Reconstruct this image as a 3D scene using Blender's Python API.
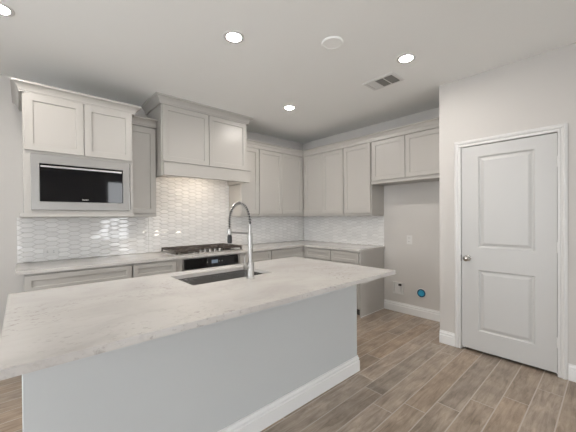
import bpy, bmesh, math, random
from mathutils import Vector, Matrix
random.seed(7)
for o in list(bpy.data.objects): bpy.data.objects.remove(o)
S = bpy.context.scene
COL = S.collection

# ---------------------------------------------------------------- camera
cam_d = bpy.data.cameras.new('camera'); cam = bpy.data.objects.new('camera', cam_d); COL.objects.link(cam)
YAW, PIT, ROL, F, PY = math.radians(-42.1185), math.radians(-0.4204), math.radians(-0.3964), 294.3478, 219.6095
fwd = Vector((-math.sin(YAW)*math.cos(PIT), math.cos(YAW)*math.cos(PIT), math.sin(PIT)))
r0 = Vector((math.cos(YAW), math.sin(YAW), 0)); u0 = r0.cross(fwd)
rr = r0*math.cos(ROL)+u0*math.sin(ROL); uu = -r0*math.sin(ROL)+u0*math.cos(ROL)
M = Matrix((rr, uu, -fwd)).transposed().to_4x4(); M.translation = Vector((-3.9558, -3.9385, 1.3469))
cam.matrix_world = M
cam_d.sensor_width = 36; cam_d.lens = 36*F/576; cam_d.shift_y = (PY-216)/576; cam_d.clip_start = .05
S.camera = cam

# ---------------------------------------------------------------- world, light levels, exposure
W = bpy.data.worlds.new('daylight'); S.world = W; W.use_nodes = True
bg = W.node_tree.nodes['Background']; bg.inputs[0].default_value = (.94, .97, 1, 1); bg.inputs[1].default_value = 15.5
LAMP = 780.0
LAMP_COL = (1, .94, .88)
HOOD_GLOW = 150.0
S.view_settings.view_transform = 'Standard'; S.view_settings.look = 'None'
S.view_settings.gamma = 1; S.view_settings.use_curve_mapping = False
S.view_settings.exposure = -1.08

HC = 2.737                   # ceiling height
PX, PYC = -0.6387, -2.6894   # pantry wall face and its corner
XL, YF = -6.9, -8.0          # left and front walls of the open room

def portal(loc, rot, sx, sy):
    d = bpy.data.lights.new('window_portal', 'AREA'); d.shape = 'RECTANGLE'; d.size = sx; d.size_y = sy
    d.cycles.is_portal = True
    o = bpy.data.objects.new('window_portal', d); COL.objects.link(o); o.location = loc; o.rotation_euler = rot
portal((-1.445, YF-.06, 1.305), (math.radians(90), 0, math.radians(180)), 1.03, 2.49)
portal((-5.45, YF-.06, 1.4), (math.radians(90), 0, math.radians(180)), 2.5, 2.4)
portal((XL-.06, -2.7, 1.45), (math.radians(90), 0, math.radians(-90)), 3.0, 2.2)

# ---------------------------------------------------------------- materials
def mat(name, col, rough=.5, metal=0, spec=.5, coat=0):
    m = bpy.data.materials.new(name); m.use_nodes = True
    b = m.node_tree.nodes['Principled BSDF']
    b.inputs['Base Color'].default_value = (*col, 1); b.inputs['Roughness'].default_value = rough
    b.inputs['Metallic'].default_value = metal; b.inputs['Specular IOR Level'].default_value = spec
    b.inputs['Coat Weight'].default_value = coat
    return m
def N(m, t, **kw):
    n = m.node_tree.nodes.new(t)
    for k, v in kw.items(): setattr(n, k, v)
    return n
def L(m, a, b): m.node_tree.links.new(a, b)
def bsdf(m): return m.node_tree.nodes['Principled BSDF']
def bump(m, scale, strength, dist=.002):
    tc = N(m, 'ShaderNodeTexCoord'); nz = N(m, 'ShaderNodeTexNoise'); nz.inputs['Scale'].default_value = scale; nz.inputs['Detail'].default_value = 3
    bp = N(m, 'ShaderNodeBump'); bp.inputs['Strength'].default_value = strength; bp.inputs['Distance'].default_value = dist
    L(m, tc.outputs['Object'], nz.inputs['Vector']); L(m, nz.outputs['Fac'], bp.inputs['Height']); L(m, bp.outputs['Normal'], bsdf(m).inputs['Normal'])
    return m
def ramp(m, pts):
    r = N(m, 'ShaderNodeValToRGB'); e = r.color_ramp.elements
    while len(e) < len(pts): e.new(.5)
    for k, (p, c) in enumerate(pts): e[k].position = p; e[k].color = (*c, 1) if len(c) == 3 else c
    return r

WALL = bump(mat('wall_paint', (.60, .578, .55), .75, spec=.3), 160, .12)
CEIL = bump(mat('ceiling_paint', (.89, .89, .87), .85, spec=.2), 110, .25)
WHITE = mat('white_trim_paint', (.70, .692, .675), .35)
BASE = mat('baseboard_paint', (.80, .80, .79), .35)
DOORP = mat('door_paint', (.575, .57, .556), .4)
CAB = mat('greige_cabinet_paint', (.45, .43, .40), .33)
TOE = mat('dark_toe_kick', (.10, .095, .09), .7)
STEEL = mat('stainless_steel', (.62, .61, .59), .28, 1)
NICKEL = mat('satin_nickel', (.50, .48, .45), .25, 1)
FAUCETM = mat('brushed_faucet_steel', (.44, .43, .415), .40, 1)
BLACKG = mat('black_glass', (.006, .006, .007), .04)
IRON = mat('cast_iron', (.055, .042, .034), .5)
RUBBER = mat('black_rubber', (.012, .012, .013), .5)
PLASTIC = mat('white_plastic', (.68, .67, .65), .35)
PLASTIC_S = mat('dark_slot', (.05, .05, .05), .6)  # near-black colour of the outlet slots
BLUE = mat('blue_plastic', (.05, .42, .66), .35)
BLUED = mat('deep_blue_plastic', (.01, .09, .18), .4)
SCREEN = mat('display_glow', (.05, .06, .07), .2)
bsdf(SCREEN).inputs['Emission Color'].default_value = (.55, .68, .85, 1); bsdf(SCREEN).inputs['Emission Strength'].default_value = .45
VENTD = mat('vent_blade_grey', (.22, .215, .205), .5)
GROUT = mat('tile_grout', (.54, .525, .50), .8)

def emis(name, col, s):
    m = bpy.data.materials.new(name); m.use_nodes = True; nt = m.node_tree
    nt.nodes.remove(nt.nodes['Principled BSDF'])
    e = nt.nodes.new('ShaderNodeEmission'); e.inputs[0].default_value = (*col, 1); e.inputs[1].default_value = s
    nt.links.new(e.outputs[0], nt.nodes['Material Output'].inputs[0]); return m
GLOW = emis('lamp_diffuser', LAMP_COL, LAMP)

def make_glass():
    m = bpy.data.materials.new('window_glass'); m.use_nodes = True; nt = m.node_tree
    nt.nodes.remove(nt.nodes['Principled BSDF'])
    t = nt.nodes.new('ShaderNodeBsdfTransparent'); g = nt.nodes.new('ShaderNodeBsdfGlossy'); g.inputs['Roughness'].default_value = 0
    f = nt.nodes.new('ShaderNodeFresnel'); f.inputs[0].default_value = 1.45; x = nt.nodes.new('ShaderNodeMixShader')
    nt.links.new(f.outputs[0], x.inputs[0]); nt.links.new(t.outputs[0], x.inputs[1]); nt.links.new(g.outputs[0], x.inputs[2])
    nt.links.new(x.outputs[0], nt.nodes['Material Output'].inputs[0]); return m
GLASS = make_glass()

def make_quartz():
    m = mat('speckled_quartz', (.6, .55, .5), .13)
    tc = N(m, 'ShaderNodeTexCoord')
    a = N(m, 'ShaderNodeTexNoise'); a.inputs['Scale'].default_value = 3.2; a.inputs['Detail'].default_value = 5; a.inputs['Distortion'].default_value = .6
    b = N(m, 'ShaderNodeTexNoise'); b.inputs['Scale'].default_value = 42; b.inputs['Detail'].default_value = 4; b.inputs['Roughness'].default_value = .65
    c = N(m, 'ShaderNodeTexNoise'); c.inputs['Scale'].default_value = 1.9; c.inputs['Detail'].default_value = 2
    mp = N(m, 'ShaderNodeMapping'); mp.inputs['Rotation'].default_value = (0, 0, .5); mp.inputs['Scale'].default_value = (.8, 1.2, 1)
    L(m, tc.outputs['Object'], mp.inputs['Vector'])
    for n in (a, b, c): L(m, mp.outputs['Vector'], n.inputs['Vector'])
    r1 = ramp(m, [(.3, (.52, .495, .47)), (.5, (.585, .56, .53)), (.7, (.615, .595, .565))])
    L(m, a.outputs['Fac'], r1.inputs['Fac'])
    r2 = ramp(m, [(.57, (0, 0, 0)), (.66, (1, 1, 1))]); L(m, b.outputs['Fac'], r2.inputs['Fac'])
    r3 = ramp(m, [(.49, (0, 0, 0)), (.60, (1, 1, 1))]); L(m, c.outputs['Fac'], r3.inputs['Fac'])
    mu = N(m, 'ShaderNodeMath', operation='MULTIPLY'); L(m, r2.outputs['Color'], mu.inputs[0]); L(m, r3.outputs['Color'], mu.inputs[1])
    m2 = N(m, 'ShaderNodeMath', operation='MULTIPLY'); L(m, mu.outputs[0], m2.inputs[0]); m2.inputs[1].default_value = .6
    # thin wandering veins
    v = N(m, 'ShaderNodeTexNoise'); v.inputs['Scale'].default_value = 2.3; v.inputs['Detail'].default_value = 6; v.inputs['Distortion'].default_value = 1.2
    L(m, mp.outputs['Vector'], v.inputs['Vector'])
    rv = ramp(m, [(.485, (0, 0, 0)), (.5, (1, 1, 1)), (.515, (0, 0, 0))]); L(m, v.outputs['Fac'], rv.inputs['Fac'])
    m3 = N(m, 'ShaderNodeMath', operation='MULTIPLY'); L(m, rv.outputs['Color'], m3.inputs[0]); m3.inputs[1].default_value = .22
    mx = N(m, 'ShaderNodeMix', data_type='RGBA'); L(m, m2.outputs[0], mx.inputs['Factor']); L(m, r1.outputs['Color'], mx.inputs['A']); mx.inputs['B'].default_value = (.30, .27, .25, 1)
    mx2 = N(m, 'ShaderNodeMix', data_type='RGBA'); L(m, m3.outputs[0], mx2.inputs['Factor']); L(m, mx.outputs['Result'], mx2.inputs['A']); mx2.inputs['B'].default_value = (.42, .39, .37, 1)
    L(m, mx2.outputs['Result'], bsdf(m).inputs['Base Color'])
    return m
QUARTZ = make_quartz()

def make_tile():
    m = mat('glazed_white_tile', (.80, .79, .775), .065, spec=.9)
    g = N(m, 'ShaderNodeNewGeometry')
    r = ramp(m, [(0, (.76, .75, .735)), (1, (.85, .84, .825))]); L(m, g.outputs['Random Per Island'], r.inputs['Fac']); L(m, r.outputs['Color'], bsdf(m).inputs['Base Color'])
    tc = N(m, 'ShaderNodeTexCoord'); nz = N(m, 'ShaderNodeTexNoise'); nz.inputs['Scale'].default_value = 30; nz.inputs['Detail'].default_value = 1
    bp = N(m, 'ShaderNodeBump'); bp.inputs['Strength'].default_value = .10; bp.inputs['Distance'].default_value = .002
    L(m, tc.outputs['Object'], nz.inputs['Vector']); L(m, nz.outputs['Fac'], bp.inputs['Height']); L(m, bp.outputs['Normal'], bsdf(m).inputs['Normal'])
    return m
TILE = make_tile()

def make_plank():
    m = mat('wood_look_plank', (.3, .22, .17), .38, spec=.4)
    g = N(m, 'ShaderNodeNewGeometry'); tc = N(m, 'ShaderNodeTexCoord')
    wn = N(m, 'ShaderNodeMath', operation='MULTIPLY'); L(m, g.outputs['Random Per Island'], wn.inputs[0]); wn.inputs[1].default_value = 37.0
    cb = N(m, 'ShaderNodeCombineXYZ'); L(m, wn.outputs[0], cb.inputs[0]); L(m, wn.outputs[0], cb.inputs[1])
    ad = N(m, 'ShaderNodeVectorMath', operation='ADD'); L(m, tc.outputs['Object'], ad.inputs[0]); L(m, cb.outputs[0], ad.inputs[1])
    mp = N(m, 'ShaderNodeMapping'); mp.inputs['Scale'].default_value = (2.6, 20, 1); L(m, ad.outputs[0], mp.inputs['Vector'])
    nz = N(m, 'ShaderNodeTexNoise'); nz.inputs['Scale'].default_value = 1.6; nz.inputs['Detail'].default_value = 7; nz.inputs['Roughness'].default_value = .7; nz.inputs['Distortion'].default_value = .8
    L(m, mp.outputs['Vector'], nz.inputs['Vector'])
    r = ramp(m, [(.31, (.235, .188, .152)), (.49, (.360, .298, .246)), (.68, (.465, .397, .337))]); L(m, nz.outputs['Fac'], r.inputs['Fac'])
    # broad cloudy wear
    n2 = N(m, 'ShaderNodeTexNoise'); n2.inputs['Scale'].default_value = 5; n2.inputs['Detail'].default_value = 3; L(m, ad.outputs[0], n2.inputs['Vector'])
    r2 = ramp(m, [(.35, (.80, .80, .80)), (.65, (1.1, 1.1, 1.1))]); L(m, n2.outputs['Fac'], r2.inputs['Fac'])
    mx = N(m, 'ShaderNodeMix', data_type='RGBA', blend_type='MULTIPLY'); mx.inputs['Factor'].default_value = 1
    L(m, r.outputs['Color'], mx.inputs['A']); L(m, r2.outputs['Color'], mx.inputs['B'])
    r3 = ramp(m, [(0, (.74, .73, .71)), (.2, (1.12, 1.10, 1.07)), (.4, (.90, .87, .82)), (.6, (1.06, .98, .88)), (.8, (.92, .94, .94)), (1, (1.16, 1.13, 1.08))]); L(m, g.outputs['Random Per Island'], r3.inputs['Fac'])
    m2 = N(m, 'ShaderNodeMix', data_type='RGBA', blend_type='MULTIPLY'); m2.inputs['Factor'].default_value = 1
    L(m, mx.outputs['Result'], m2.inputs['A']); L(m, r3.outputs['Color'], m2.inputs['B'])
    L(m, m2.outputs['Result'], bsdf(m).inputs['Base Color'])
    bp = N(m, 'ShaderNodeBump'); bp.inputs['Strength'].default_value = .15; bp.inputs['Distance'].default_value = .002
    L(m, nz.outputs['Fac'], bp.inputs['Height']); L(m, bp.outputs['Normal'], bsdf(m).inputs['Normal'])
    return m
PLANK = make_plank()
FGROUT = mat('floor_grout', (.52, .46, .41), .8)

# ---------------------------------------------------------------- mesh helpers
def new(): return bmesh.new()
def box(bm, x0, x1, y0, y1, z0, z1, bev=0, mi=0):
    vs = [bm.verts.new((x, y, z)) for x in (x0, x1) for y in (y0, y1) for z in (z0, z1)]
    fs = [bm.faces.new([vs[i] for i in q]) for q in ((0, 1, 3, 2), (4, 6, 7, 5), (0, 4, 5, 1), (2, 3, 7, 6), (0, 2, 6, 4), (1, 5, 7, 3))]
    for f in fs: f.material_index = mi
    if bev:
        es = list({e for f in fs for e in f.edges})
        bmesh.ops.bevel(bm, geom=es, offset=bev, segments=2, affect='EDGES', profile=.5)
    return bm
def rings(bm, rs, cap0=True, cap1=True, close=True, mi=0):
    """stitch successive loops of points into a skin"""
    V = [[bm.verts.new(p) for p in r] for r in rs]; n = len(rs[0])
    for a, b in zip(V, V[1:]):
        for i in range(n if close else n-1):
            j = (i+1) % n
            bm.faces.new((a[i], a[j], b[j], b[i])).material_index = mi
    if cap0: bm.faces.new(V[0][::-1]).material_index = mi
    if cap1: bm.faces.new(V[-1]).material_index = mi
    return bm
def lathe(bm, prof, org, axis='z', n=24, mi=0):
    """prof: (radius, height along axis)"""
    ax = {'x': (Vector((0, 1, 0)), Vector((0, 0, 1)), Vector((1, 0, 0))), '-x': (Vector((0, 0, 1)), Vector((0, 1, 0)), Vector((-1, 0, 0))),
          'y': (Vector((0, 0, 1)), Vector((1, 0, 0)), Vector((0, 1, 0))), '-y': (Vector((1, 0, 0)), Vector((0, 0, 1)), Vector((0, -1, 0))),
          'z': (Vector((1, 0, 0)), Vector((0, 1, 0)), Vector((0, 0, 1))), '-z': (Vector((0, 1, 0)), Vector((1, 0, 0)), Vector((0, 0, -1)))}[axis]
    o = Vector(org)
    rs = [[o+ax[2]*h+(ax[0]*math.cos(2*math.pi*i/n)+ax[1]*math.sin(2*math.pi*i/n))*max(r, 1e-4) for i in range(n)] for r, h in prof]
    return rings(bm, rs, mi=mi)
def tube(bm, pts, rad, n=8, mi=0):
    pts = [Vector(p) for p in pts]; rs = []; prev = None
    for i, p in enumerate(pts):
        t = (pts[min(i+1, len(pts)-1)]-pts[max(i-1, 0)]).normalized()
        if prev is None:
            a = Vector((0, 0, 1)) if abs(t.z) < .9 else Vector((1, 0, 0)); nrm = t.cross(a).normalized()
        else: nrm = (prev-t*prev.dot(t)).normalized()
        prev = nrm; bn = t.cross(nrm); rd = rad[i] if isinstance(rad, (list, tuple)) else rad
        rs.append([p+(nrm*math.cos(2*math.pi*k/n)+bn*math.sin(2*math.pi*k/n))*rd for k in range(n)])
    return rings(bm, rs, mi=mi)
def sweep(bm, prof, path, mi=0):
    """prof: list of (out, z); path: list of (x, y); 'out' lies to the right of the walking direction; mitred corners"""
    P = [Vector((*p, 0)) for p in path]; rs = []
    for i, p in enumerate(P):
        ns = []
        if i > 0: d = (P[i]-P[i-1]).normalized(); ns.append(Vector((d.y, -d.x, 0)))
        if i < len(P)-1: d = (P[i+1]-P[i]).normalized(); ns.append(Vector((d.y, -d.x, 0)))
        m = ns[0] if len(ns) == 1 else (ns[0]+ns[1])/(1+ns[0].dot(ns[1]))
        rs.append([(p.x+m.x*o, p.y+m.y*o, z) for o, z in prof])
    return rings(bm, rs, mi=mi)

def build(name, bm, mats, parent=None, smooth=True):
    bmesh.ops.recalc_face_normals(bm, faces=bm.faces)
    if parent is not None:
        off = Vector((0, 0, 0)); q = parent
        while q is not None: off += q.location; q = q.parent
        bmesh.ops.translate(bm, verts=bm.verts, vec=-off)
    me = bpy.data.meshes.new(name); bm.to_mesh(me); bm.free()
    for m in (mats if isinstance(mats, (list, tuple)) else [mats]): me.materials.append(m)
    if smooth:
        for p in me.polygons: p.use_smooth = True
        me.set_sharp_from_angle(angle=math.radians(32))
    o = bpy.data.objects.new(name, me); COL.objects.link(o)
    if smooth:
        w = o.modifiers.new('weighted_normal', 'WEIGHTED_NORMAL'); w.keep_sharp = True; w.weight = 100
    if parent is not None: o.parent = parent
    return o
def tag(o, label=None, cat=None, group=None, kind=None):
    if label: o['label'] = label
    if cat: o['category'] = cat
    if group: o['group'] = group
    if kind: o['kind'] = kind
    return o
def thing(name, label, cat, loc, group=None):
    o = bpy.data.objects.new(name, None); COL.objects.link(o); o.location = loc; o.empty_display_size = .1
    return tag(o, label, cat, group)
def struct(name, bm, m, smooth=True): return tag(build(name, bm, m, smooth=smooth), kind='structure')

# face frames: 'A' faces look towards -y (u = x); 'B' faces look towards -x (u = y); 'I' looks towards +y
def P3(face, d, u, n, z):
    if face == 'A': return (u, -d-n, z)
    if face == 'B': return (-d-n, u, z)
    return (u, d+n, z)
def fbox(bm, face, d, u0, u1, n0, n1, z0, z1, bev=0, mi=0):
    a, b = P3(face, d, u0, n0, z0), P3(face, d, u1, n1, z1)
    return box(bm, min(a[0], b[0]), max(a[0], b[0]), min(a[1], b[1]), max(a[1], b[1]), min(a[2], b[2]), max(a[2], b[2]), bev, mi)
def shaker(face, d, u0, u1, z0, z1, st=.057, th=.02):
    bm = new()
    def q(i, n): return [P3(face, d, u, n, z) for u, z in ((u0+i, z0+i), (u1-i, z0+i), (u1-i, z1-i), (u0+i, z1-i))]
    rings(bm, [q(0, .001), q(0, th-.002), q(.0015, th), q(st-.001, th), q(st+.0005, th-.0015), q(st+.0015, th-.010), q(st+.004, th-.011)])
    return bm

# ================================================================ SETTING
# floor: wood-look planks running along x, each plank its own face patch over a grout bed
RW, PL = .1535, 1.215
phase = {0: -1.822, 1: -1.950, 2: -2.086, 3: -1.919, 4: -1.734, 5: -1.516, 6: -1.30, 7: -.985, -1: -1.45, -2: -2.02, -3: -1.15, -4: -1.72}
bm = new(); box(bm, XL-.2, .1, YF-.2, .1, -.06, -.0006, mi=1)
k0 = -int(2.465/RW)-1
for k in range(k0, int((8-2.465)/RW)+2):
    y1 = -2.465-k*RW; y0 = y1-RW
    ph = phase.get(k, random.uniform(-2, 0))
    x = ph-PL*8
    while x < 0:
        a, b = max(x, XL-.15), min(x+PL, .05)
        c, e = max(y0, YF-.15), min(y1, .05)
        if b-a > .02 and e-c > .02:
            g = .0032
            def pq(i, z): return [(a+g+i, c+g+i, z), (b-g-i, c+g+i, z), (b-g-i, e-g-i, z), (a+g+i, e-g-i, z)]
            rings(bm, [pq(0, -.0022), pq(.0008, 0)], cap0=False)
        x += PL
struct('floor', bm, [PLANK, FGROUT])

bm = new(); box(bm, XL-.2, .1, YF-.2, .1, HC, HC+.1); struct('ceiling', bm, CEIL)
bm = new(); box(bm, XL-.2, .1, 0, .1, 0, HC); struct('wall_back', bm, WALL)
bm = new(); box(bm, 0, .1, YF-.2, 0, 0, HC); struct('wall_right', bm, WALL)
# pantry wall, with its return and the door opening
DY1, DY2, DT = -2.9026, -3.6228, 2.04
bm = new()
box(bm, PX, PX+.12, DY1+.004, PYC, 0, HC)
box(bm, PX, PX+.12, YF, DY2-.004, 0, HC)
box(bm, PX, PX+.12, DY2-.004, DY1+.004, DT+.004, HC)
box(bm, PX+.12, 0, PYC-.12, PYC, 0, HC)
struct('wall_pantry', bm, WALL)
# front wall with patio door and an added unseen window, left wall with a wide unseen window sized for daylight
def wall_holes(axis, c0, c1, a0, a1, holes):
    bm = new()
    def bx(u0, u1, z0, z1):
        if u1-u0 > 1e-4 and z1-z0 > 1e-4:
            box(bm, *((u0, u1, c0, c1) if axis == 'x' else (c0, c1, u0, u1)), z0, z1)
    u = a0
    for (h0, h1, z0, z1) in holes:
        bx(u, h0, 0, HC); bx(h0, h1, 0, z0); bx(h0, h1, z1, HC); u = h1
    bx(u, a1, 0, HC); return bm
FH = [(-6.7, -4.2, .2, 2.6), (-1.96, -.93, .06, 2.55)]
struct('wall_front', wall_holes('x', YF-.12, YF, XL-.2, 0, FH), WALL)
LH = [(-4.2, -1.2, .35, 2.55)]
struct('wall_left', wall_holes('y', XL-.12, XL, YF-.2, .1, LH), WALL)
def window(name, axis, c, h, cols, rows):
    u0, u1, z0, z1 = h; bm = new(); s = .045
    def bx(a0, a1, b0, b1, d0=-.09, d1=-.03): box(bm, *((a0, a1, c+d0, c+d1) if axis == 'x' else (c+d0, c+d1, a0, a1)), b0, b1, .003)
    bx(u0, u0+s, z0, z1); bx(u1-s, u1, z0, z1); bx(u0+s, u1-s, z0, z0+s); bx(u0+s, u1-s, z1-s, z1)
    for i in range(1, cols): bx(u0+(u1-u0)*i/cols-.022, u0+(u1-u0)*i/cols+.022, z0+s, z1-s)
    for j in range(1, rows): bx(u0+s, u1-s, z0+(z1-z0)*j/rows-.018, z0+(z1-z0)*j/rows+.018, -.085, -.035)
    w = struct(name, bm, WHITE)
    g = new(); box(g, *((u0+s, u1-s, c-.062, c-.058) if axis == 'x' else (c-.062, c-.058, u0+s, u1-s)), z0+s, z1-s)
    build('glass_pane', g, GLASS, w)

window('window_1', 'x', YF, FH[1], 2, 1)
window('added_window', 'x', YF, FH[0], 2, 1)  # unseen window added to brighten the island front and left back wall
window('window_2', 'y', XL, LH[0], 3, 1)

# baseboards
BB = [(0, 0), (.016, 0), (.016, .088), (.0105, .093), (.0105, .102), (.0125, .105), (.0125, .110), (.0075, .119), (.0055, .123), (.0055, .134), (0, .134)]
def bb(name, path): bm = new(); sweep(bm, BB, path); struct(name, bm, BASE, False)
bb('baseboard_right', [(0, -1.6745), (0, PYC)])
bb('baseboard_pantry', [(-.0152, PYC+.0), (PX, PYC), (PX, -2.8425)][::1] if 0 else [(PX, PYC), (PX, -2.8425)])
bb('baseboard_front', [(PX, -3.6915), (PX, YF)])
bb('baseboard_back', [(XL, 0), (-3.955, 0)])
# door casing (trim) around the pantry door
bm = new(); cp = [(0, 0), (.013, 0), (.013, .014), (.009, .018), (.009, .024), (.018, .032), (.020, .046), (.014, .052), (.011, .060), (0, .060)]   # (proud of the wall, distance outwards)
def casing(pts):
    rs = []
    for (y, z, my, mz) in pts: rs.append([(PX-p, y+my*w, z+mz*w) for p, w in cp])
    rings(bm, rs)
casing([(DY1+.004, 0, 1, 0), (DY1+.004, DT+.004, 1, 1), (DY2-.004, DT+.004, -1, 1), (DY2-.004, 0, -1, 0)])
box(bm, PX+.045, PX+.07, DY1-.008, DY1+.004, .0, DT); box(bm, PX+.045, PX+.07, DY2-.004, DY2+.008, .0, DT); box(bm, PX+.045, PX+.07, DY2, DY1, DT-.01, DT+.004)
struct('trim_1', bm, WHITE, False)

# pantry door: slab with two moulded panels
def pantry_door():
    y0, y1, z0, z1 = DY2, DY1, .026, 2.038
    bm = new(); f = PX-.001; bk = PX+.034
    ys = [y0, -3.480, -3.047, y1]; zs = [z0, .215, .822, 1.036, 1.932, z1]
    for i in range(3):
        for j in range(5):
            if i == 1 and j in (1, 3): continue
            bm.faces.new([bm.verts.new((f, y, z)) for y, z in ((ys[i], zs[j]), (ys[i+1], zs[j]), (ys[i+1], zs[j+1]), (ys[i], zs[j+1]))])
    for j in (1, 3):
        def q(i, n): return [(f+n, y, z) for y, z in ((ys[1]+i, zs[j]+i), (ys[2]-i, zs[j]+i), (ys[2]-i, zs[j+1]-i), (ys[1]+i, zs[j+1]-i))]
        rings(bm, [q(0, 0), q(.004, .001), q(.010, .010), q(.014, .0135), q(.024, .0135), q(.030, .011), q(.046, .004), q(.050, .0035)], cap0=False)
    rings(bm, [[(f, y0, z0), (f, y1, z0), (f, y1, z1), (f, y0, z1)], [(bk, y0, z0), (bk, y1, z0), (bk, y1, z1), (bk, y0, z1)]], cap0=False)
    bmesh.ops.remove_doubles(bm, verts=bm.verts, dist=1e-5)
    d = struct('door_1', bm, DOORP, False)
    k = new(); lathe(k, [(.0, 0), (.031, 0), (.031, .004), (.027, .008), (.013, .010), (.011, .030), (.017, .036), (.026, .044), (.028, .055), (.024, .064), (.012, .069), (0, .070)], (f, -2.957, .927), '-x', 28)
    tag(build('door_knob', k, NICKEL, d), 'satin nickel round door knob')
    for z in (1.80, 1.08, .285):
        h = new(); lathe(h, [(0, 0), (.005, 0), (.0065, .003), (.0065, .087), (.005, .09), (0, .092)], (f-.006, DY2-.002, z-.046), 'z', 12)
        box(h, f-.003, f+.001, DY2-.001, DY2+.006, z-.044, z+.044)
        build('hinge', h, WHITE, d)
    s = new(); box(s, PX-.0145, PX+.03, DY1+.0005, DY1+.0038, .893, .957, .001)
    build('strike_plate', s, mat('aged_nickel', (.14, .13, .125), .35, 1), d)
pantry_door()

# ================================================================ BASE CABINETS
def base_unit(face, u0, u1, fronts, label, group='base cabinets under the counter', toe=True, end=None, depth=.61, doors=True, tall=.884, back0=.003):
    umid = (u0+u1)/2
    t = thing('base_cabinet', label, 'cabinet', P3(face, depth/2, umid, 0, 0), group)
    bm = new(); fbox(bm, face, 0, u0+.0015, u1-.0015, back0, depth, .102, tall-.0005, .0012)
    build('body', bm, CAB, t)
    bm = new(); fbox(bm, face, 0, u0, u1, back0, depth-.075, 0.0005, .1015)
    build('toe_kick', bm, TOE, t)
    a, b = fronts
    build('drawer_front', shaker(face, depth, a, b, .722, .868, .045), CAB, t)
    if doors:
        if b-a > .55:
            m = (a+b)/2
            build('door', shaker(face, depth, a, m-.002, .118, .708), CAB, t); build('door', shaker(face, depth, m+.002, b, .118, .708), CAB, t)
        else: build('door', shaker(face, depth, a, b, .118, .708), CAB, t)
    if end:
        bm = new(); fbox(bm, face, 0, end[0], end[1], back0, depth+.002, 0.0005, tall-.0005, .0012)
        build('end_panel', bm, CAB, t)
        bm = new()                                                  # pale caulk bead where the panel meets the floor
        y = end[0] if face == 'B' else end[0]
        fbox(bm, face, 0, end[0]-.006, end[0]-.0003, .017, depth, .0005, .009); build('shoe_bead', bm, WHITE, t)
    return t
base_unit('A', -3.95, -3.118, (-3.944, -3.128), 'wide greige base cabinet at the far left end of the back counter, under the microwave')
base_unit('A', -3.117, -2.6555, (-3.110, -2.668), 'narrow greige base cabinet immediately left of the built-in oven')
base_unit('A', -1.7445, -1.2885, (-1.737, -1.297), 'greige base cabinet immediately right of the built-in oven, behind the faucet')
base_unit('A', -1.2875, -.612, (-1.280, -.665), 'greige base cabinet on the back wall filling up to the room corner')
base_unit('B', -1.178, -.004, (-1.170, -.665), 'greige base cabinet on the right wall next to the room corner')
base_unit('B', -1.6595, -1.179, (-1.653, -1.187), 'greige base cabinet with a finished side panel, at the open end beside the fridge alcove', end=(-1.674, -1.660))
# oven housing
t = thing('oven_cabinet', 'greige cabinet housing that frames the built-in oven under the cooktop', 'cabinet', (-2.2, -.305, 0))
bm = new(); box(bm, -2.655, -2.590, -.61, -.003, .102, .8835, .001); box(bm, -1.812, -1.745, -.61, -.003, .102, .8835, .001)
box(bm, -2.59, -1.812, -.60, -.003, .102, .14); box(bm, -2.59, -1.812, -.61, -.003, .868, .8835); build('body', bm, CAB, t)
bm = new(); box(bm, -2.655, -1.745, -.535, -.003, .0005, .1015); build('toe_kick', bm, TOE, t)
t = thing('built_in_oven', 'stainless built-in oven with black glass control panel, below the gas cooktop', 'oven', (-2.2, -.34, .141))
bm = new(); box(bm, -2.588, -1.814, -.60, -.02, .1405, .867); build('body', bm, STEEL, t)
bm = new(); box(bm, -2.568, -1.852, -.634, -.6005, .748, .866, .003); cp_ = build('control_panel', bm, BLACKG, t)
bm = new(); box(bm, -2.235, -2.15, -.6352, -.6342, .79, .832); build('display', bm, SCREEN, cp_)
for dx in (-.10, .06, .10):
    bm = new(); lathe(bm, [(0, 0), (.007, 0), (.007, .001), (0, .0011)], (-2.19+dx, -.634, .81), '-y', 12); build('touch_button', bm, VENTD, cp_)
bm = new(); box(bm, -2.587, -1.815, -.634, -.6005, .143, .742, .004); dr = build('oven_door', bm, STEEL, t)
bm = new(); box(bm, -2.50, -1.90, -.6365, -.6342, .25, .62, .001); build('door_glass', bm, BLACKG, dr)
bm = new(); tube(bm, [(-2.52, -.69, .695), (-1.88, -.69, .695)], .012, 14); tube(bm, [(-2.47, -.633, .695), (-2.47, -.69, .695)], .008); tube(bm, [(-1.93, -.633, .695), (-1.93, -.69, .695)], .008)
build('handle', bm, STEEL, dr)

# perimeter countertop (L)
bm = new()
pts = [(-4.0, -.003), (-4.0, -.645), (-.645, -.645), (-.645, -1.689), (-.003, -1.689), (-.003, -.003)]
rings(bm, [[(x, y, .8845) for x, y in pts], [(x, y, .914) for x, y in pts]])
bmesh.ops.bevel(bm, geom=[e for e in bm.edges], offset=.0025, segments=2, affect='EDGES')
tag(build('countertop', bm, QUARTZ), 'pale quartz L-shaped countertop running along the back and right walls', 'countertop')

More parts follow.
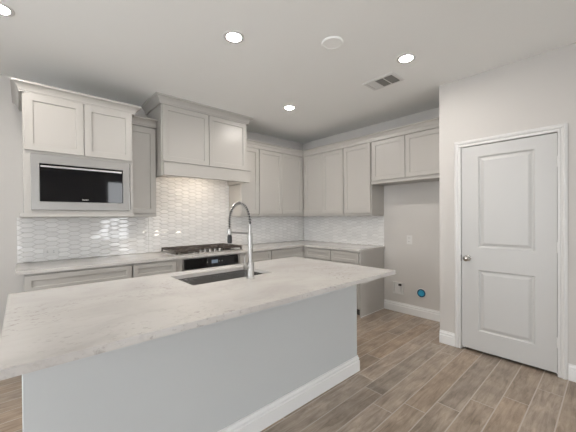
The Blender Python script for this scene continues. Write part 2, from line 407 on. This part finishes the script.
# ================================================================ BACKSPLASH TILE
def clip(poly, x0, x1, y0, y1):
    for ax, lim, sg in ((0, x0, 1), (0, x1, -1), (1, y0, 1), (1, y1, -1)):
        out = []
        for i, p in enumerate(poly):
            q = poly[(i+1) % len(poly)]; dp, dq = sg*(p[ax]-lim), sg*(q[ax]-lim)
            if dp >= 0: out.append(p)
            if dp*dq < 0: s = dp/(dp-dq); out.append((p[0]+(q[0]-p[0])*s, p[1]+(q[1]-p[1])*s))
        poly = out
        if len(poly) < 3: return []
    return poly
def picket(bm, face, rects, rng):
    CP, RP, FL = .0955, .0485, .028                      # column pitch, row pitch, half flat
    hw = CP-FL
    for (u0, u1, z0, z1) in rects:
        fbox(bm, face, 0, u0, u1, .0005, .0045, z0, z1, mi=1)
        for i in range(int((u0-.1)/CP)-1, int((u1+.1)/CP)+2):
            for j in range(int(z0/RP)-1, int(z1/RP)+2):
                cu, cz = i*CP, j*RP+(RP/2 if i % 2 else 0)
                h = [(cu-hw, cz), (cu-FL, cz-RP/2), (cu+FL, cz-RP/2), (cu+hw, cz), (cu+FL, cz+RP/2), (cu-FL, cz+RP/2)]
                p = clip(h, u0, u1, z0, z1)
                if len(p) < 3: continue
                mx = sum(a for a, _ in p)/len(p); mz = sum(b for _, b in p)/len(p)
                w = max(a for a, _ in p)-min(a for a, _ in p); hh = max(b for _, b in p)-min(b for _, b in p)
                if w < .008 or hh < .008: continue
                ta, tb = rng.gauss(0, .008), rng.gauss(0, .015)
                def ring(ins, n, tilt): return [P3(face, 0, mx+(a-mx)*(1-2*ins/w), n+(tilt*(ta*(a-mx)+tb*(b-mz))), mz+(b-mz)*(1-2*ins/hh)) for a, b in p]
                rings(bm, [ring(.0017, .0046, 0), ring(.0019, .0068, 1), ring(.0055, .0094, 1)], cap0=False)
rng = random.Random(3)
bm = new(); picket(bm, 'A', [(-3.995, -2.775, .9145, 1.3655), (-2.7745, -1.6075, .9145, 1.99), (-1.607, -.004, .9145, 1.3655)], rng)
tag(build('tile_backsplash', bm, [TILE, GROUT], smooth=False), 'glossy white elongated-hexagon tile backsplash on the back wall around the cooktop', 'backsplash')
bm = new(); picket(bm, 'B', [(-1.674, -.011, .9145, 1.3655)], rng)
tag(build('tile_backsplash', bm, [TILE, GROUT], smooth=False), 'glossy white elongated-hexagon tile backsplash on the right wall beside the fridge alcove', 'backsplash')

# ================================================================ WALL CABINETS
CROWN = [(0, -.02), (.0205, -.02), (.0205, .14), (.024, .17), (.026, .36), (.034, .56), (.047, .74), (.055, .79), (.062, .82), (.062, 1), (0, 1)]
def crown_prof(z0, z1, pr): return [(o if o <= .021 else .0205+(o-.0205)*(pr-.0205)/.0415, z0+(z1-z0)*h) for o, h in CROWN]
def upper(face, u0, u1, d, z0, z1, doors, label, dz, name='wall_cabinet', group=None, base=.0105):
    t = thing(name, label, 'cabinet', P3(face, d/2, (u0+u1)/2, 0, z0), group)
    bm = new(); fbox(bm, face, 0, u0+.002, u1-.002, .003, d, z0, z1, .0012); build('body', bm, CAB, t)
    for a, b in doors: build('door', shaker(face, d, a, b, *dz), CAB, t)
    return t
UG = 'greige wall cabinets'
# microwave cabinet
MD = .60
t = thing('microwave_cabinet', 'tall greige wall cabinet holding the built-in microwave, leftmost of the upper cabinets', 'cabinet', (-3.52, -MD/2, 1.366), UG)
bm = new(); x0, x1 = -3.945, -3.0985
box(bm, x0, -3.885, -MD, -.003, 1.40, 2.49, .001); box(bm, -3.125, x1, -MD, -.003, 1.40, 2.49, .001)
box(bm, -3.885, -3.125, -MD, -.003, 1.40, 1.437, .001); box(bm, -3.885, -3.125, -MD, -.003, 1.91, 2.49, .001); box(bm, -3.885, -3.125, -.02, -.003, 1.437, 1.91)
build('body', bm, CAB, t)
for a, b in ((x0+.012, -3.519), (-3.513, x1-.011)): build('door', shaker('A', MD, a, b, 1.936, 2.416), CAB, t)
bm = new(); box(bm, -3.970, -3.0985, -MD-.022, -.003, 1.366, 1.3995, .002); build('light_rail', bm, CAB, t)
bm = new(); sweep(bm, crown_prof(2.418, 2.496, .07), [(x0, -.003), (x0, -MD), (x1, -MD), (x1, -.335)][::1]); build('crown_molding', bm, CAB, t)
bm = new(); box(bm, x0+.02, x1-.02, -MD+.02, -.005, 2.4905, 2.4955); build('top_panel', bm, CAB, t)
# microwave
t = thing('microwave', 'stainless trimmed microwave with black glass door, built into the upper cabinet', 'microwave', (-3.51, -.3, 1.438))
bm = new(); box(bm, -3.88, -3.13, -MD+.003, -.03, 1.4385, 1.908); build('body', bm, STEEL, t)
bm = new(); f = MD+.001
def mq(i, n): return [(x, -f-n, z) for x, z in ((-3.895-i, 1.425-i), (-3.137+i, 1.425-i), (-3.137+i, 1.912+i), (-3.895-i, 1.912+i))]
def mi_(x0, x1, z0, z1, n): return [(x0, -f-n, z0), (x1, -f-n, z0), (x1, -f-n, z1), (x0, -f-n, z1)]
rings(bm, [mq(0, 0), mq(0, .014), mq(-.003, .017), mi_(-3.841, -3.195, 1.499, 1.833, .017), mi_(-3.839, -3.197, 1.501, 1.831, .006)], cap0=False, cap1=False)
build('trim_frame', bm, mat('brushed_trim_steel', (.34, .328, .312), .42, 1), t)
bm = new(); box(bm, -3.838, -3.198, -f-.012, -f-.001, 1.502, 1.830, .002); dr = build('door', bm, BLACKG, t)
bm = new(); box(bm, -3.832, -3.204, -f-.020, -f-.0125, 1.800, 1.816, .002); build('handle_strip', bm, STEEL, dr)
bm = new()
for i, w in enumerate((.006, .005, .005, .006, .005, .004)):          # faint maker's mark on the glass
    box(bm, -3.535+i*.009, -3.535+i*.009+w, -f-.0126, -f-.0121, 1.520, 1.528)
build('logo_mark', bm, PLASTIC, dr)

# narrow cabinet between microwave and hood
CZ0, CZ1 = 2.44, 2.495
NX0, NX1 = -3.0975, -2.779
t = upper('A', NX0, NX1, .33, 1.366, 2.44, [(NX0+.003, NX1-.010)], 'narrow greige wall cabinet squeezed between the microwave cabinet and the range hood', (1.405, 2.380), group=UG)
bm = new(); sweep(bm, crown_prof(2.40, 2.490, .06), [(NX0, -.33), (NX1, -.33)]); build('crown_molding', bm, CAB, t)
# hood cabinet
HX0, HX1, HD = -2.7755, -1.617, .5
t = thing('range_hood', 'greige wood range hood cabinet with two doors above the cooktop, reaching the ceiling', 'range hood', (-2.195, -HD/2, 1.83), UG)
bm = new(); box(bm, HX0, HX1, -HD, -.003, 2.0, 2.66, .001); box(bm, HX0, HX0+.02, -HD, -.011, 1.835, 2.0, .001); box(bm, HX1-.02, HX1, -HD, -.011, 1.835, 2.0, .001)
build('body', bm, CAB, t)
hm = -2.195
for a, b in ((HX0+.012, hm-.004), (hm+.004, HX1-.012)): build('door', shaker('A', HD, a, b, 2.004, 2.642), CAB, t)
bm = new(); box(bm, HX0+.012, HX1+.016, -.548, -HD-.0005, 1.838, 1.992, .002); box(bm, HX0+.004, HX1+.026, -.562, -HD-.0005, 1.9925, 2.003, .001)
build('valance', bm, CAB, t)
bm = new(); sweep(bm, crown_prof(2.648, 2.7362, .074), [(HX0, -.004), (HX0, -HD), (HX1, -HD), (HX1, -.004)]); build('crown_molding', bm, CAB, t)
bm = new(); box(bm, HX0+.021, HX1-.021, -HD+.001, -.011, 1.93, 1.96); li = build('hood_liner', bm, STEEL, t)
for x in (-2.36, -2.04):
    bm = new(); box(bm, x-.07, x+.07, -.34, -.29, 1.9255, 1.9298, .001); build('hood_lamp', bm, emis('hood_lamp_glow', (1, .85, .68), HOOD_GLOW), li)
# right-hand uppers, back wall
upper('A', -1.6155, -1.2895, .33, 1.366, 2.44, [(-1.609, -1.296)], 'single-door greige wall cabinet directly right of the range hood', (1.405, 2.380), group=UG)
upper('A', -1.2885, -.0, .33, 1.366, 2.44, [(-1.281, -.834), (-.830, -.372)], 'two-door greige wall cabinet on the back wall at the room corner', (1.405, 2.380), group=UG) if 0 else None
t = upper('A', -1.2885, -.331, .33, 1.366, 2.44, [(-1.281, -.834), (-.830, -.374)], 'two-door greige wall cabinet on the back wall at the room corner', (1.405, 2.380), group=UG)
upper('B', -1.1985, -.004, .33, 1.366, 2.44, [(-.776, -.374), (-1.191, -.780)], 'two-door greige wall cabinet on the right wall at the room corner', (1.405, 2.380), group=UG)
upper('B', -1.674, -1.1995, .33, 1.366, 2.44, [(-1.662, -1.207)], 'single-door full-height greige wall cabinet beside the fridge alcove', (1.405, 2.380), group=UG)
t = upper('B', PYC+.002, -1.675, .33, 1.80, 2.44, [(-2.162, -1.690), (-2.672, -2.170)], 'short two-door greige wall cabinet over the empty fridge alcove', (1.845, 2.380), group=UG)
bm = new(); fbox(bm, 'B', .33, PYC+.002, -1.675, 0.0005, .008, 1.80, 1.832, .002); build('bottom_rail', bm, CAB, t)
bm = new(); sweep(bm, [(0, 2.386), (.023, 2.386), (.023, 2.434), (.030, 2.437), (.031, 2.450), (.040, 2.468), (.052, 2.475), (.060, 2.478), (.060, 2.490), (0, 2.490)], [(HX1+.001, -.3305), (-.3305, -.3305), (-.3305, PYC+.002)])
tag(build('crown_molding', bm, CAB), 'greige crown molding running along the cabinet tops from the range hood round the corner to the pantry wall', 'molding')

# ================================================================ COOKTOP
CX0, CX1, CY0, CY1, CZ = -2.655, -1.745, -.585, -.065, .9145
t = thing('gas_cooktop', 'stainless gas cooktop with black iron grates on the back counter', 'cooktop', ((CX0+CX1)/2, (CY0+CY1)/2, CZ))
bm = new(); box(bm, CX0, CX1, CY0, CY1, CZ, CZ+.014, .004); build('tray', bm, STEEL, t)
burn = [(-2.50, -.20, .038), (-2.50, -.45, .045), (-2.20, -.27, .06), (-1.90, -.20, .045), (-1.90, -.45, .038)]
for x, y, r in burn:
    bm = new(); lathe(bm, [(0, 0), (r, 0), (r, .010), (r*.8, .012), (r*.8, .018), (r*.75, .021), (0, .022)], (x, y, CZ+.0142), 'z', 24); build('burner', bm, IRON, t)
def grate(x0, x1, y0, y1):
    bm = new(); z0, z1 = CZ+.038, CZ+.061; w = .016
    box(bm, x0, x1, y0, y0+w, z0, z1, .003); box(bm, x0, x1, y1-w, y1, z0, z1, .003); box(bm, x0, x0+w, y0+w, y1-w, z0, z1, .003); box(bm, x1-w, x1, y0+w, y1-w, z0, z1, .003)
    n = 3
    for i in range(1, n+1):
        x = x0+(x1-x0)*i/(n+1); box(bm, x-.006, x+.006, y0+w, y1-w, z0, z1+.002, .002)
    for i in range(1, 4):
        y = y0+(y1-y0)*i/4; box(bm, x0+w, x1-w, y-.006, y+.006, z0, z1, .002)
    for x in (x0, x1-w):
        for y in (y0, y1-w): box(bm, x, x+w, y, y+w, CZ+.0142, z0)
    return build('grate', bm, IRON, t)
gy0 = CY0+.012
grate(CX0+.012, -2.362, gy0, CY1-.012); grate(-2.356, -2.044, CY0+.11, CY1-.012); grate(-2.038, CX1-.012, gy0, CY1-.012)
for i in range(5):
    bm = new(); lathe(bm, [(0, 0), (.022, 0), (.022, .004), (.017, .006), (.0165, .026), (.014, .029), (0, .030)], (-2.335+i*.0675, CY0+.055, CZ+.0142), 'z', 20)
    tag(build('knob', bm, FAUCETM, t), 'bright metal control knob')

# ================================================================ ISLAND
IX0, IX1, IY0, IY1 = -4.0177, -1.7232, -2.7605, -1.582
QX0, QX1, QY0 = -3.962, -1.7855, -2.4317
t = thing('kitchen_island', 'large pale grey kitchen island with white baseboard in the middle of the floor', 'island', ((QX0+QX1)/2, -2.03, 0))
bm = new(); box(bm, QX0, QX1, QY0, QY0+.12, .0005, .8835, .006); build('front_panel', bm, mat('island_wall_paint', (.55, .565, .565), .7, spec=.3), t)
bm = new(); y0 = QY0+.1205; y1 = -1.62
box(bm, QX0+.01, -3.16, y0, y1, .102, .8835, .001); box(bm, -2.46, QX1-.01, y0, y1, .102, .8835, .001)
box(bm, -3.16, -2.46, y0, y0+.09, .102, .8835); box(bm, -3.16, -2.46, y1-.018, y1, .102, .8835); box(bm, -3.16, -2.46, y0+.09, y1-.018, .102, .12)
build('cabinet_body', bm, CAB, t)
bm = new(); box(bm, QX0+.01, QX1-.01, y0, y1-.075, .0005, .1015); build('toe_kick', bm, TOE, t)
xs = [QX0+.015, -3.42, -2.81, -2.20, QX1-.015]
for a, b in zip(xs, xs[1:]): build('door', shaker('I', y1, a+.003, b-.003, .118, .868), CAB, t)
bm = new(); sweep(bm, BB, [(QX1, QY0+.12), (QX1, QY0), (QX0, QY0), (QX0, QY0+.12)][::-1]); build('baseboard', bm, BASE, t, False)
# island top with the sink cut-out
SX0, SX1, SY0, SY1 = -3.140, -2.482, -2.126, -1.728
bm = new()
xs = [IX0, SX0, SX1, IX1]; ys = [IY0, SY0, SY1, IY1]
V = {(i, j, k): bm.verts.new((xs[i], ys[j], (.884, .914)[k])) for i in range(4) for j in range(4) for k in (0, 1)}
for i in range(3):
    for j in range(3):
        if (i, j) == (1, 1): continue
        bm.faces.new([V[i, j, 1], V[i+1, j, 1], V[i+1, j+1, 1], V[i, j+1, 1]]); bm.faces.new([V[i, j, 0], V[i, j+1, 0], V[i+1, j+1, 0], V[i+1, j, 0]])
def side(a, b): bm.faces.new([V[(*a, 0)], V[(*b, 0)], V[(*b, 1)], V[(*a, 1)]])
for i in range(3): side((i, 0), (i+1, 0)); side((i+1, 3), (i, 3)); side((3, i), (3, i+1)); side((0, i+1), (0, i))
side((2, 1), (1, 1)); side((1, 2), (2, 2)); side((1, 1), (1, 2)); side((2, 2), (2, 1))
bmesh.ops.recalc_face_normals(bm, faces=bm.faces)
bmesh.ops.bevel(bm, geom=[e for e in bm.edges if e.is_manifold and e.calc_face_angle() > .8], offset=.0028, segments=2, affect='EDGES')
tag(build('island_countertop', bm, QUARTZ), 'broad pale quartz slab on top of the island, cut out for the sink', 'countertop')
# sink
t = thing('undermount_sink', 'rectangular stainless undermount sink set in the island top', 'sink', ((SX0+SX1)/2, (SY0+SY1)/2, .66))
bm = new(); e = .004
def sq(i, z, rad):
    x0, x1, y0, y1 = SX0-e+i, SX1+e-i, SY0-e+i, SY1+e-i; out = []
    for cx, cy, a0 in ((x1-rad, y1-rad, 0), (x0+rad, y1-rad, 90), (x0+rad, y0+rad, 180), (x1-rad, y0+rad, 270)):
        for k in range(6): a = math.radians(a0+k*18); out.append((cx+rad*math.cos(a), cy+rad*math.sin(a), z))
    return out
rings(bm, [sq(-.006, .6635, .02), sq(-.006, .883, .02), sq(0, .883, .015), sq(.002, .70, .018), sq(.008, .679, .03), sq(.022, .671, .05), sq(.06, .669, .05)])
build('basin', bm, mat('sink_steel', (.62, .61, .60), .27, 1), t)
bm = new(); lathe(bm, [(0, .0), (.045, .0), (.043, .003), (.03, .002), (0, .0015)], (-2.81, -1.93, .6695), 'z', 24); build('drain', bm, NICKEL, t)

# ================================================================ FAUCET
FX, FY = -2.742, -2.190
t = thing('kitchen_faucet', 'tall spring-neck steel faucet standing at the island sink', 'faucet', (FX, FY, .9142))
bm = new(); lathe(bm, [(0, 0), (.030, 0), (.030, .005), (.0255, .009), (.0255, .104), (.023, .110), (0, .111)], (FX, FY, .9145), 'z', 28); build('base', bm, FAUCETM, t)
bm = new(); lathe(bm, [(0, 0), (.0175, 0), (.0175, .205), (.015, .211), (0, .212)], (FX, FY, 1.025), 'z', 24); build('column', bm, FAUCETM, t)
bm = new(); tube(bm, [(FX-.02, FY, .995), (FX-.052, FY, .995)], .015, 14); tube(bm, [(FX-.044, FY, .995), (FX-.052, FY-.004, 1.03), (FX-.056, FY-.010, 1.08)], [.0075, .007, .0055], 10); build('lever_handle', bm, FAUCETM, t)
RX, ZT, R = FY+.1405, 1.3170, .1405
path = [Vector((FX, FY, 1.237+i*(ZT-1.237)/5)) for i in range(5)]
for i in range(25):
    a = math.pi-math.pi*i/24; path.append(Vector((FX, RX+R*math.cos(a), ZT+R*math.sin(a))))
path += [Vector((FX, FY+2*R, ZT-.02*i)) for i in range(1, 5)]
bm = new(); tube(bm, path, .0065, 10); build('hose', bm, mat('dark_hose', (.018, .017, .016), .5), t)
# dense polyline for the spring
def along(pts, s):
    for a, b in zip(pts, pts[1:]):
        l = (b-a).length
        if s <= l: return a.lerp(b, s/l), (b-a).normalized()
        s -= l
    return pts[-1], (pts[-1]-pts[-2]).normalized()
tot = sum((b-a).length for a, b in zip(path, path[1:])); TURNS = 27; hp = []
s0, s1 = .075, tot-.02
for i in range(TURNS*10+1):
    s = s0+(s1-s0)*i/(TURNS*10); p, d = along(path, s); sx = Vector((1, 0, 0)); sy = d.cross(sx); a = 2*math.pi*i/10
    hp.append(p+(sx*math.cos(a)+sy*math.sin(a))*.0125)
bm = new(); tube(bm, hp, .0030, 6); build('spring', bm, FAUCETM, t)
bm = new(); tube(bm, path[:5], .0095, 12); build('riser_pipe', bm, FAUCETM, t)
ey = FY+2*R
bm = new(); lathe(bm, [(0, 0), (.012, 0), (.0155, -.006), (.0155, -.045), (.012, -.05), (0, -.05)], (FX, ey, 1.262), 'z', 18); lathe(bm, [(0, 0), (.010, 0), (.010, .03), (0, .03)], (FX, ey, 1.215), 'z', 14)
sh = build('spray_head', bm, FAUCETM, t)
bm = new(); lathe(bm, [(0, 0), (.016, 0), (.019, .012), (.018, .055), (.014, .066), (0, .066)], (FX, ey, 1.146), 'z', 18); tag(build('spray_grip', bm, RUBBER, sh), 'black rubber grip')
bm = new(); box(bm, FX-.004, FX+.004, FY+.01, ey-.012, 1.226, 1.240, .002); lathe(bm, [(.0195, 0), (.0195, .02), (.0155, .02), (.0155, 0), (.0195, 0)], (FX, ey, 1.222), 'z', 18); build('support_arm', bm, FAUCETM, t)

# ================================================================ WALL FITTINGS
def plate_B(y, z, label):
    t = thing('wall_outlet', label, 'outlet', (0, y, z))
    bm = new(); box(bm, -.006, -.0003, y-.037, y+.037, z-.060, z+.060, .002); pl = build('cover_plate', bm, PLASTIC, t)
    for dz in (-.025, .025):
        bm = new(); box(bm, -.0085, -.0062, y-.017, y+.017, z+dz-.0165, z+dz+.0165, .001); s = build('socket', bm, PLASTIC, t)
        bm = new(); box(bm, -.0088, -.0084, y-.009, y-.006, z+dz-.004, z+dz+.008); box(bm, -.0088, -.0084, y+.006, y+.009, z+dz-.004, z+dz+.008); build('slot', bm, PLASTIC_S, s)
plate_B(-2.055, 1.027, 'white wall outlet at counter height inside the fridge alcove')
x, z = -3.735, 1.008; F0 = -.0095
t = thing('wall_outlet', 'white outlet mounted sideways in the tile below the microwave', 'outlet', (x, F0, z))
bm = new(); box(bm, x-.060, x+.060, F0-.006, F0-.0003, z-.037, z+.037, .002); build('cover_plate', bm, PLASTIC, t)
for dx in (-.025, .025):
    bm = new(); box(bm, x+dx-.0165, x+dx+.0165, F0-.0085, F0-.0062, z-.017, z+.017, .001); s = build('socket', bm, PLASTIC, t)
    bm = new(); box(bm, x+dx-.008, x+dx+.004, F0-.0088, F0-.0084, z+.006, z+.009); box(bm, x+dx-.008, x+dx+.004, F0-.0088, F0-.0084, z-.009, z-.006); build('slot', bm, PLASTIC_S, s)
# water supply box
y0, y1, z0, z1 = -1.970, -1.815, .250, .420
t = thing('water_supply_box', 'white recessed water supply box low on the fridge alcove wall', 'supply box', (0, (y0+y1)/2, z0))
bm = new()
def wq(i, n): return [(-n, y, z) for y, z in ((y0+i, z0+i), (y1-i, z0+i), (y1-i, z1-i), (y0+i, z1-i))]
rings(bm, [wq(0, .0004), wq(0, .010), wq(.003, .012), wq(.016, .012), wq(.018, .009), wq(.020, .001)], cap0=False); build('frame', bm, PLASTIC, t)
bm = new(); lathe(bm, [(0, 0), (.011, 0), (.011, .02), (0, .021)], (-.0012, -1.925, .392), '-x', 14); box(bm, -.024, -.014, -1.945, -1.902, .372, .400, .002); tag(build('valve', bm, RUBBER, t), 'small black valve')
bm = new(); tube(bm, [(-.010, -1.925, .37), (-.010, -1.925, .32), (-.010, -1.925, .275)], .006, 10); build('supply_pipe', bm, PLASTIC, t)
# round blue box
y, z = -2.216, .322
t = thing('round_junction_box', 'round bright blue electrical box with a white rim low on the fridge alcove wall', 'junction box', (0, y, z))
bm = new(); lathe(bm, [(.066, 0.0003), (.066, .004), (.056, .006), (.054, .0003)], (0, y, z), '-x', 32); build('rim', bm, PLASTIC, t)
bm = new(); lathe(bm, [(0, .0005), (.0535, .0005), (.0535, .012), (.044, .013), (.042, .006), (0, .005)], (0, y, z), '-x', 32); build('shell', bm, BLUED, t)
bm = new(); lathe(bm, [(0, .0062), (.040, .0062), (.036, .016), (.018, .018), (.016, .012), (0, .012)], (0, y, z), '-x', 28); build('cap', bm, BLUE, t)

# ================================================================ CEILING FITTINGS
lamp_at = [((-2.732, -1.98), 'recessed ceiling light above the island sink, largest whole lamp in view'),
           ((-1.437, -2.715), 'recessed ceiling light beside the air vent, nearest the pantry door'),
           ((-1.427, -1.184), 'recessed ceiling light closest to the corner cabinets, smallest in view'),
           ((-4.055, -1.225), 'recessed ceiling light cut off at the upper left edge of the photo')]
bm = new(); lathe(bm, [(.0545, .0), (.0545, .004), (.058, .006), (.072, .006), (.080, .002), (.080, -.0), (.0545, -.0)], (0, 0, HC-.0003), '-z', 40)
proto = thing('recessed_light', lamp_at[0][1], 'ceiling light', (0, 0, HC-.0003), 'recessed ceiling lights')
ring = build('trim_ring', bm, WHITE, proto)
bm = new(); lathe(bm, [(0, .0005), (.054, .0005), (.054, .0015), (0, .0016)], (0, 0, HC-.0003), '-z', 40)
dif = build('diffuser', bm, GLOW, proto)
for i, ((x, y), lab) in enumerate(lamp_at):
    o = proto
    if i:
        o = proto.copy(); COL.objects.link(o)
        for ch in (ring, dif): c = ch.copy(); COL.objects.link(c); c.parent = o
    o.location = (x, y, HC-.0003); o['label'] = lab
bm = new(); lathe(bm, [(0, .0), (.085, .0), (.085, .006), (.080, .012), (.070, .013), (.068, .010), (0, .010)], (-2.108, -2.437, HC-.0003), '-z', 36)
tag(build('ceiling_cover_plate', bm, CEIL), 'round flat blank cover plate on the ceiling between the lamps', 'cover plate')
# air vent
vx0, vx1, vy0, vy1 = -1.305, -1.070, -2.520, -2.178; vz = HC-.0004
t = thing('air_vent', 'white rectangular ceiling air vent with louvers', 'vent', ((vx0+vx1)/2, (vy0+vy1)/2, vz))
bm = new(); b = .030
def vq(i, n): return [(x, y, vz-n) for x, y in ((vx0+i, vy0+i), (vx1-i, vy0+i), (vx1-i, vy1-i), (vx0+i, vy1-i))]
rings(bm, [vq(0, 0), vq(0, .004), vq(.004, .008), vq(b, .009), vq(b+.002, .002)], cap0=False); fr = build('frame', bm, WHITE, t)
ya, yb = vy0+b+.002, vy1-b-.002; third = (yb-ya)/3
for k in range(3):
    s0, s1 = ya+third*k+.004, ya+third*(k+1)-.004
    bm = new(); n = 9
    for i in range(n):
        xx = vx0+b+.006+(vx1-vx0-2*b-.012)*i/(n-1); dx = .007 if k < 2 else -.002
        rings(bm, [[(xx-dx-.0007, yy, vz-.0022), (xx-dx+.0007, yy, vz-.0022), (xx+dx+.0007, yy, vz-.010), (xx+dx-.0007, yy, vz-.010)] for yy in (s0, s1)])
    if k == 2:
        box(bm, vx0+b+.003, vx1-b-.003, s0, s1, vz-.0085, vz-.0075)
    build('louver', bm, VENTD if k < 2 else WHITE, t)  # shade between tilted blades put into the grey; last third stays white
for k in (1, 2):
    bm = new(); yy = ya+third*k; box(bm, vx0+b, vx1-b, yy-.004, yy+.004, vz-.0105, vz-.002); build('divider', bm, WHITE, t)
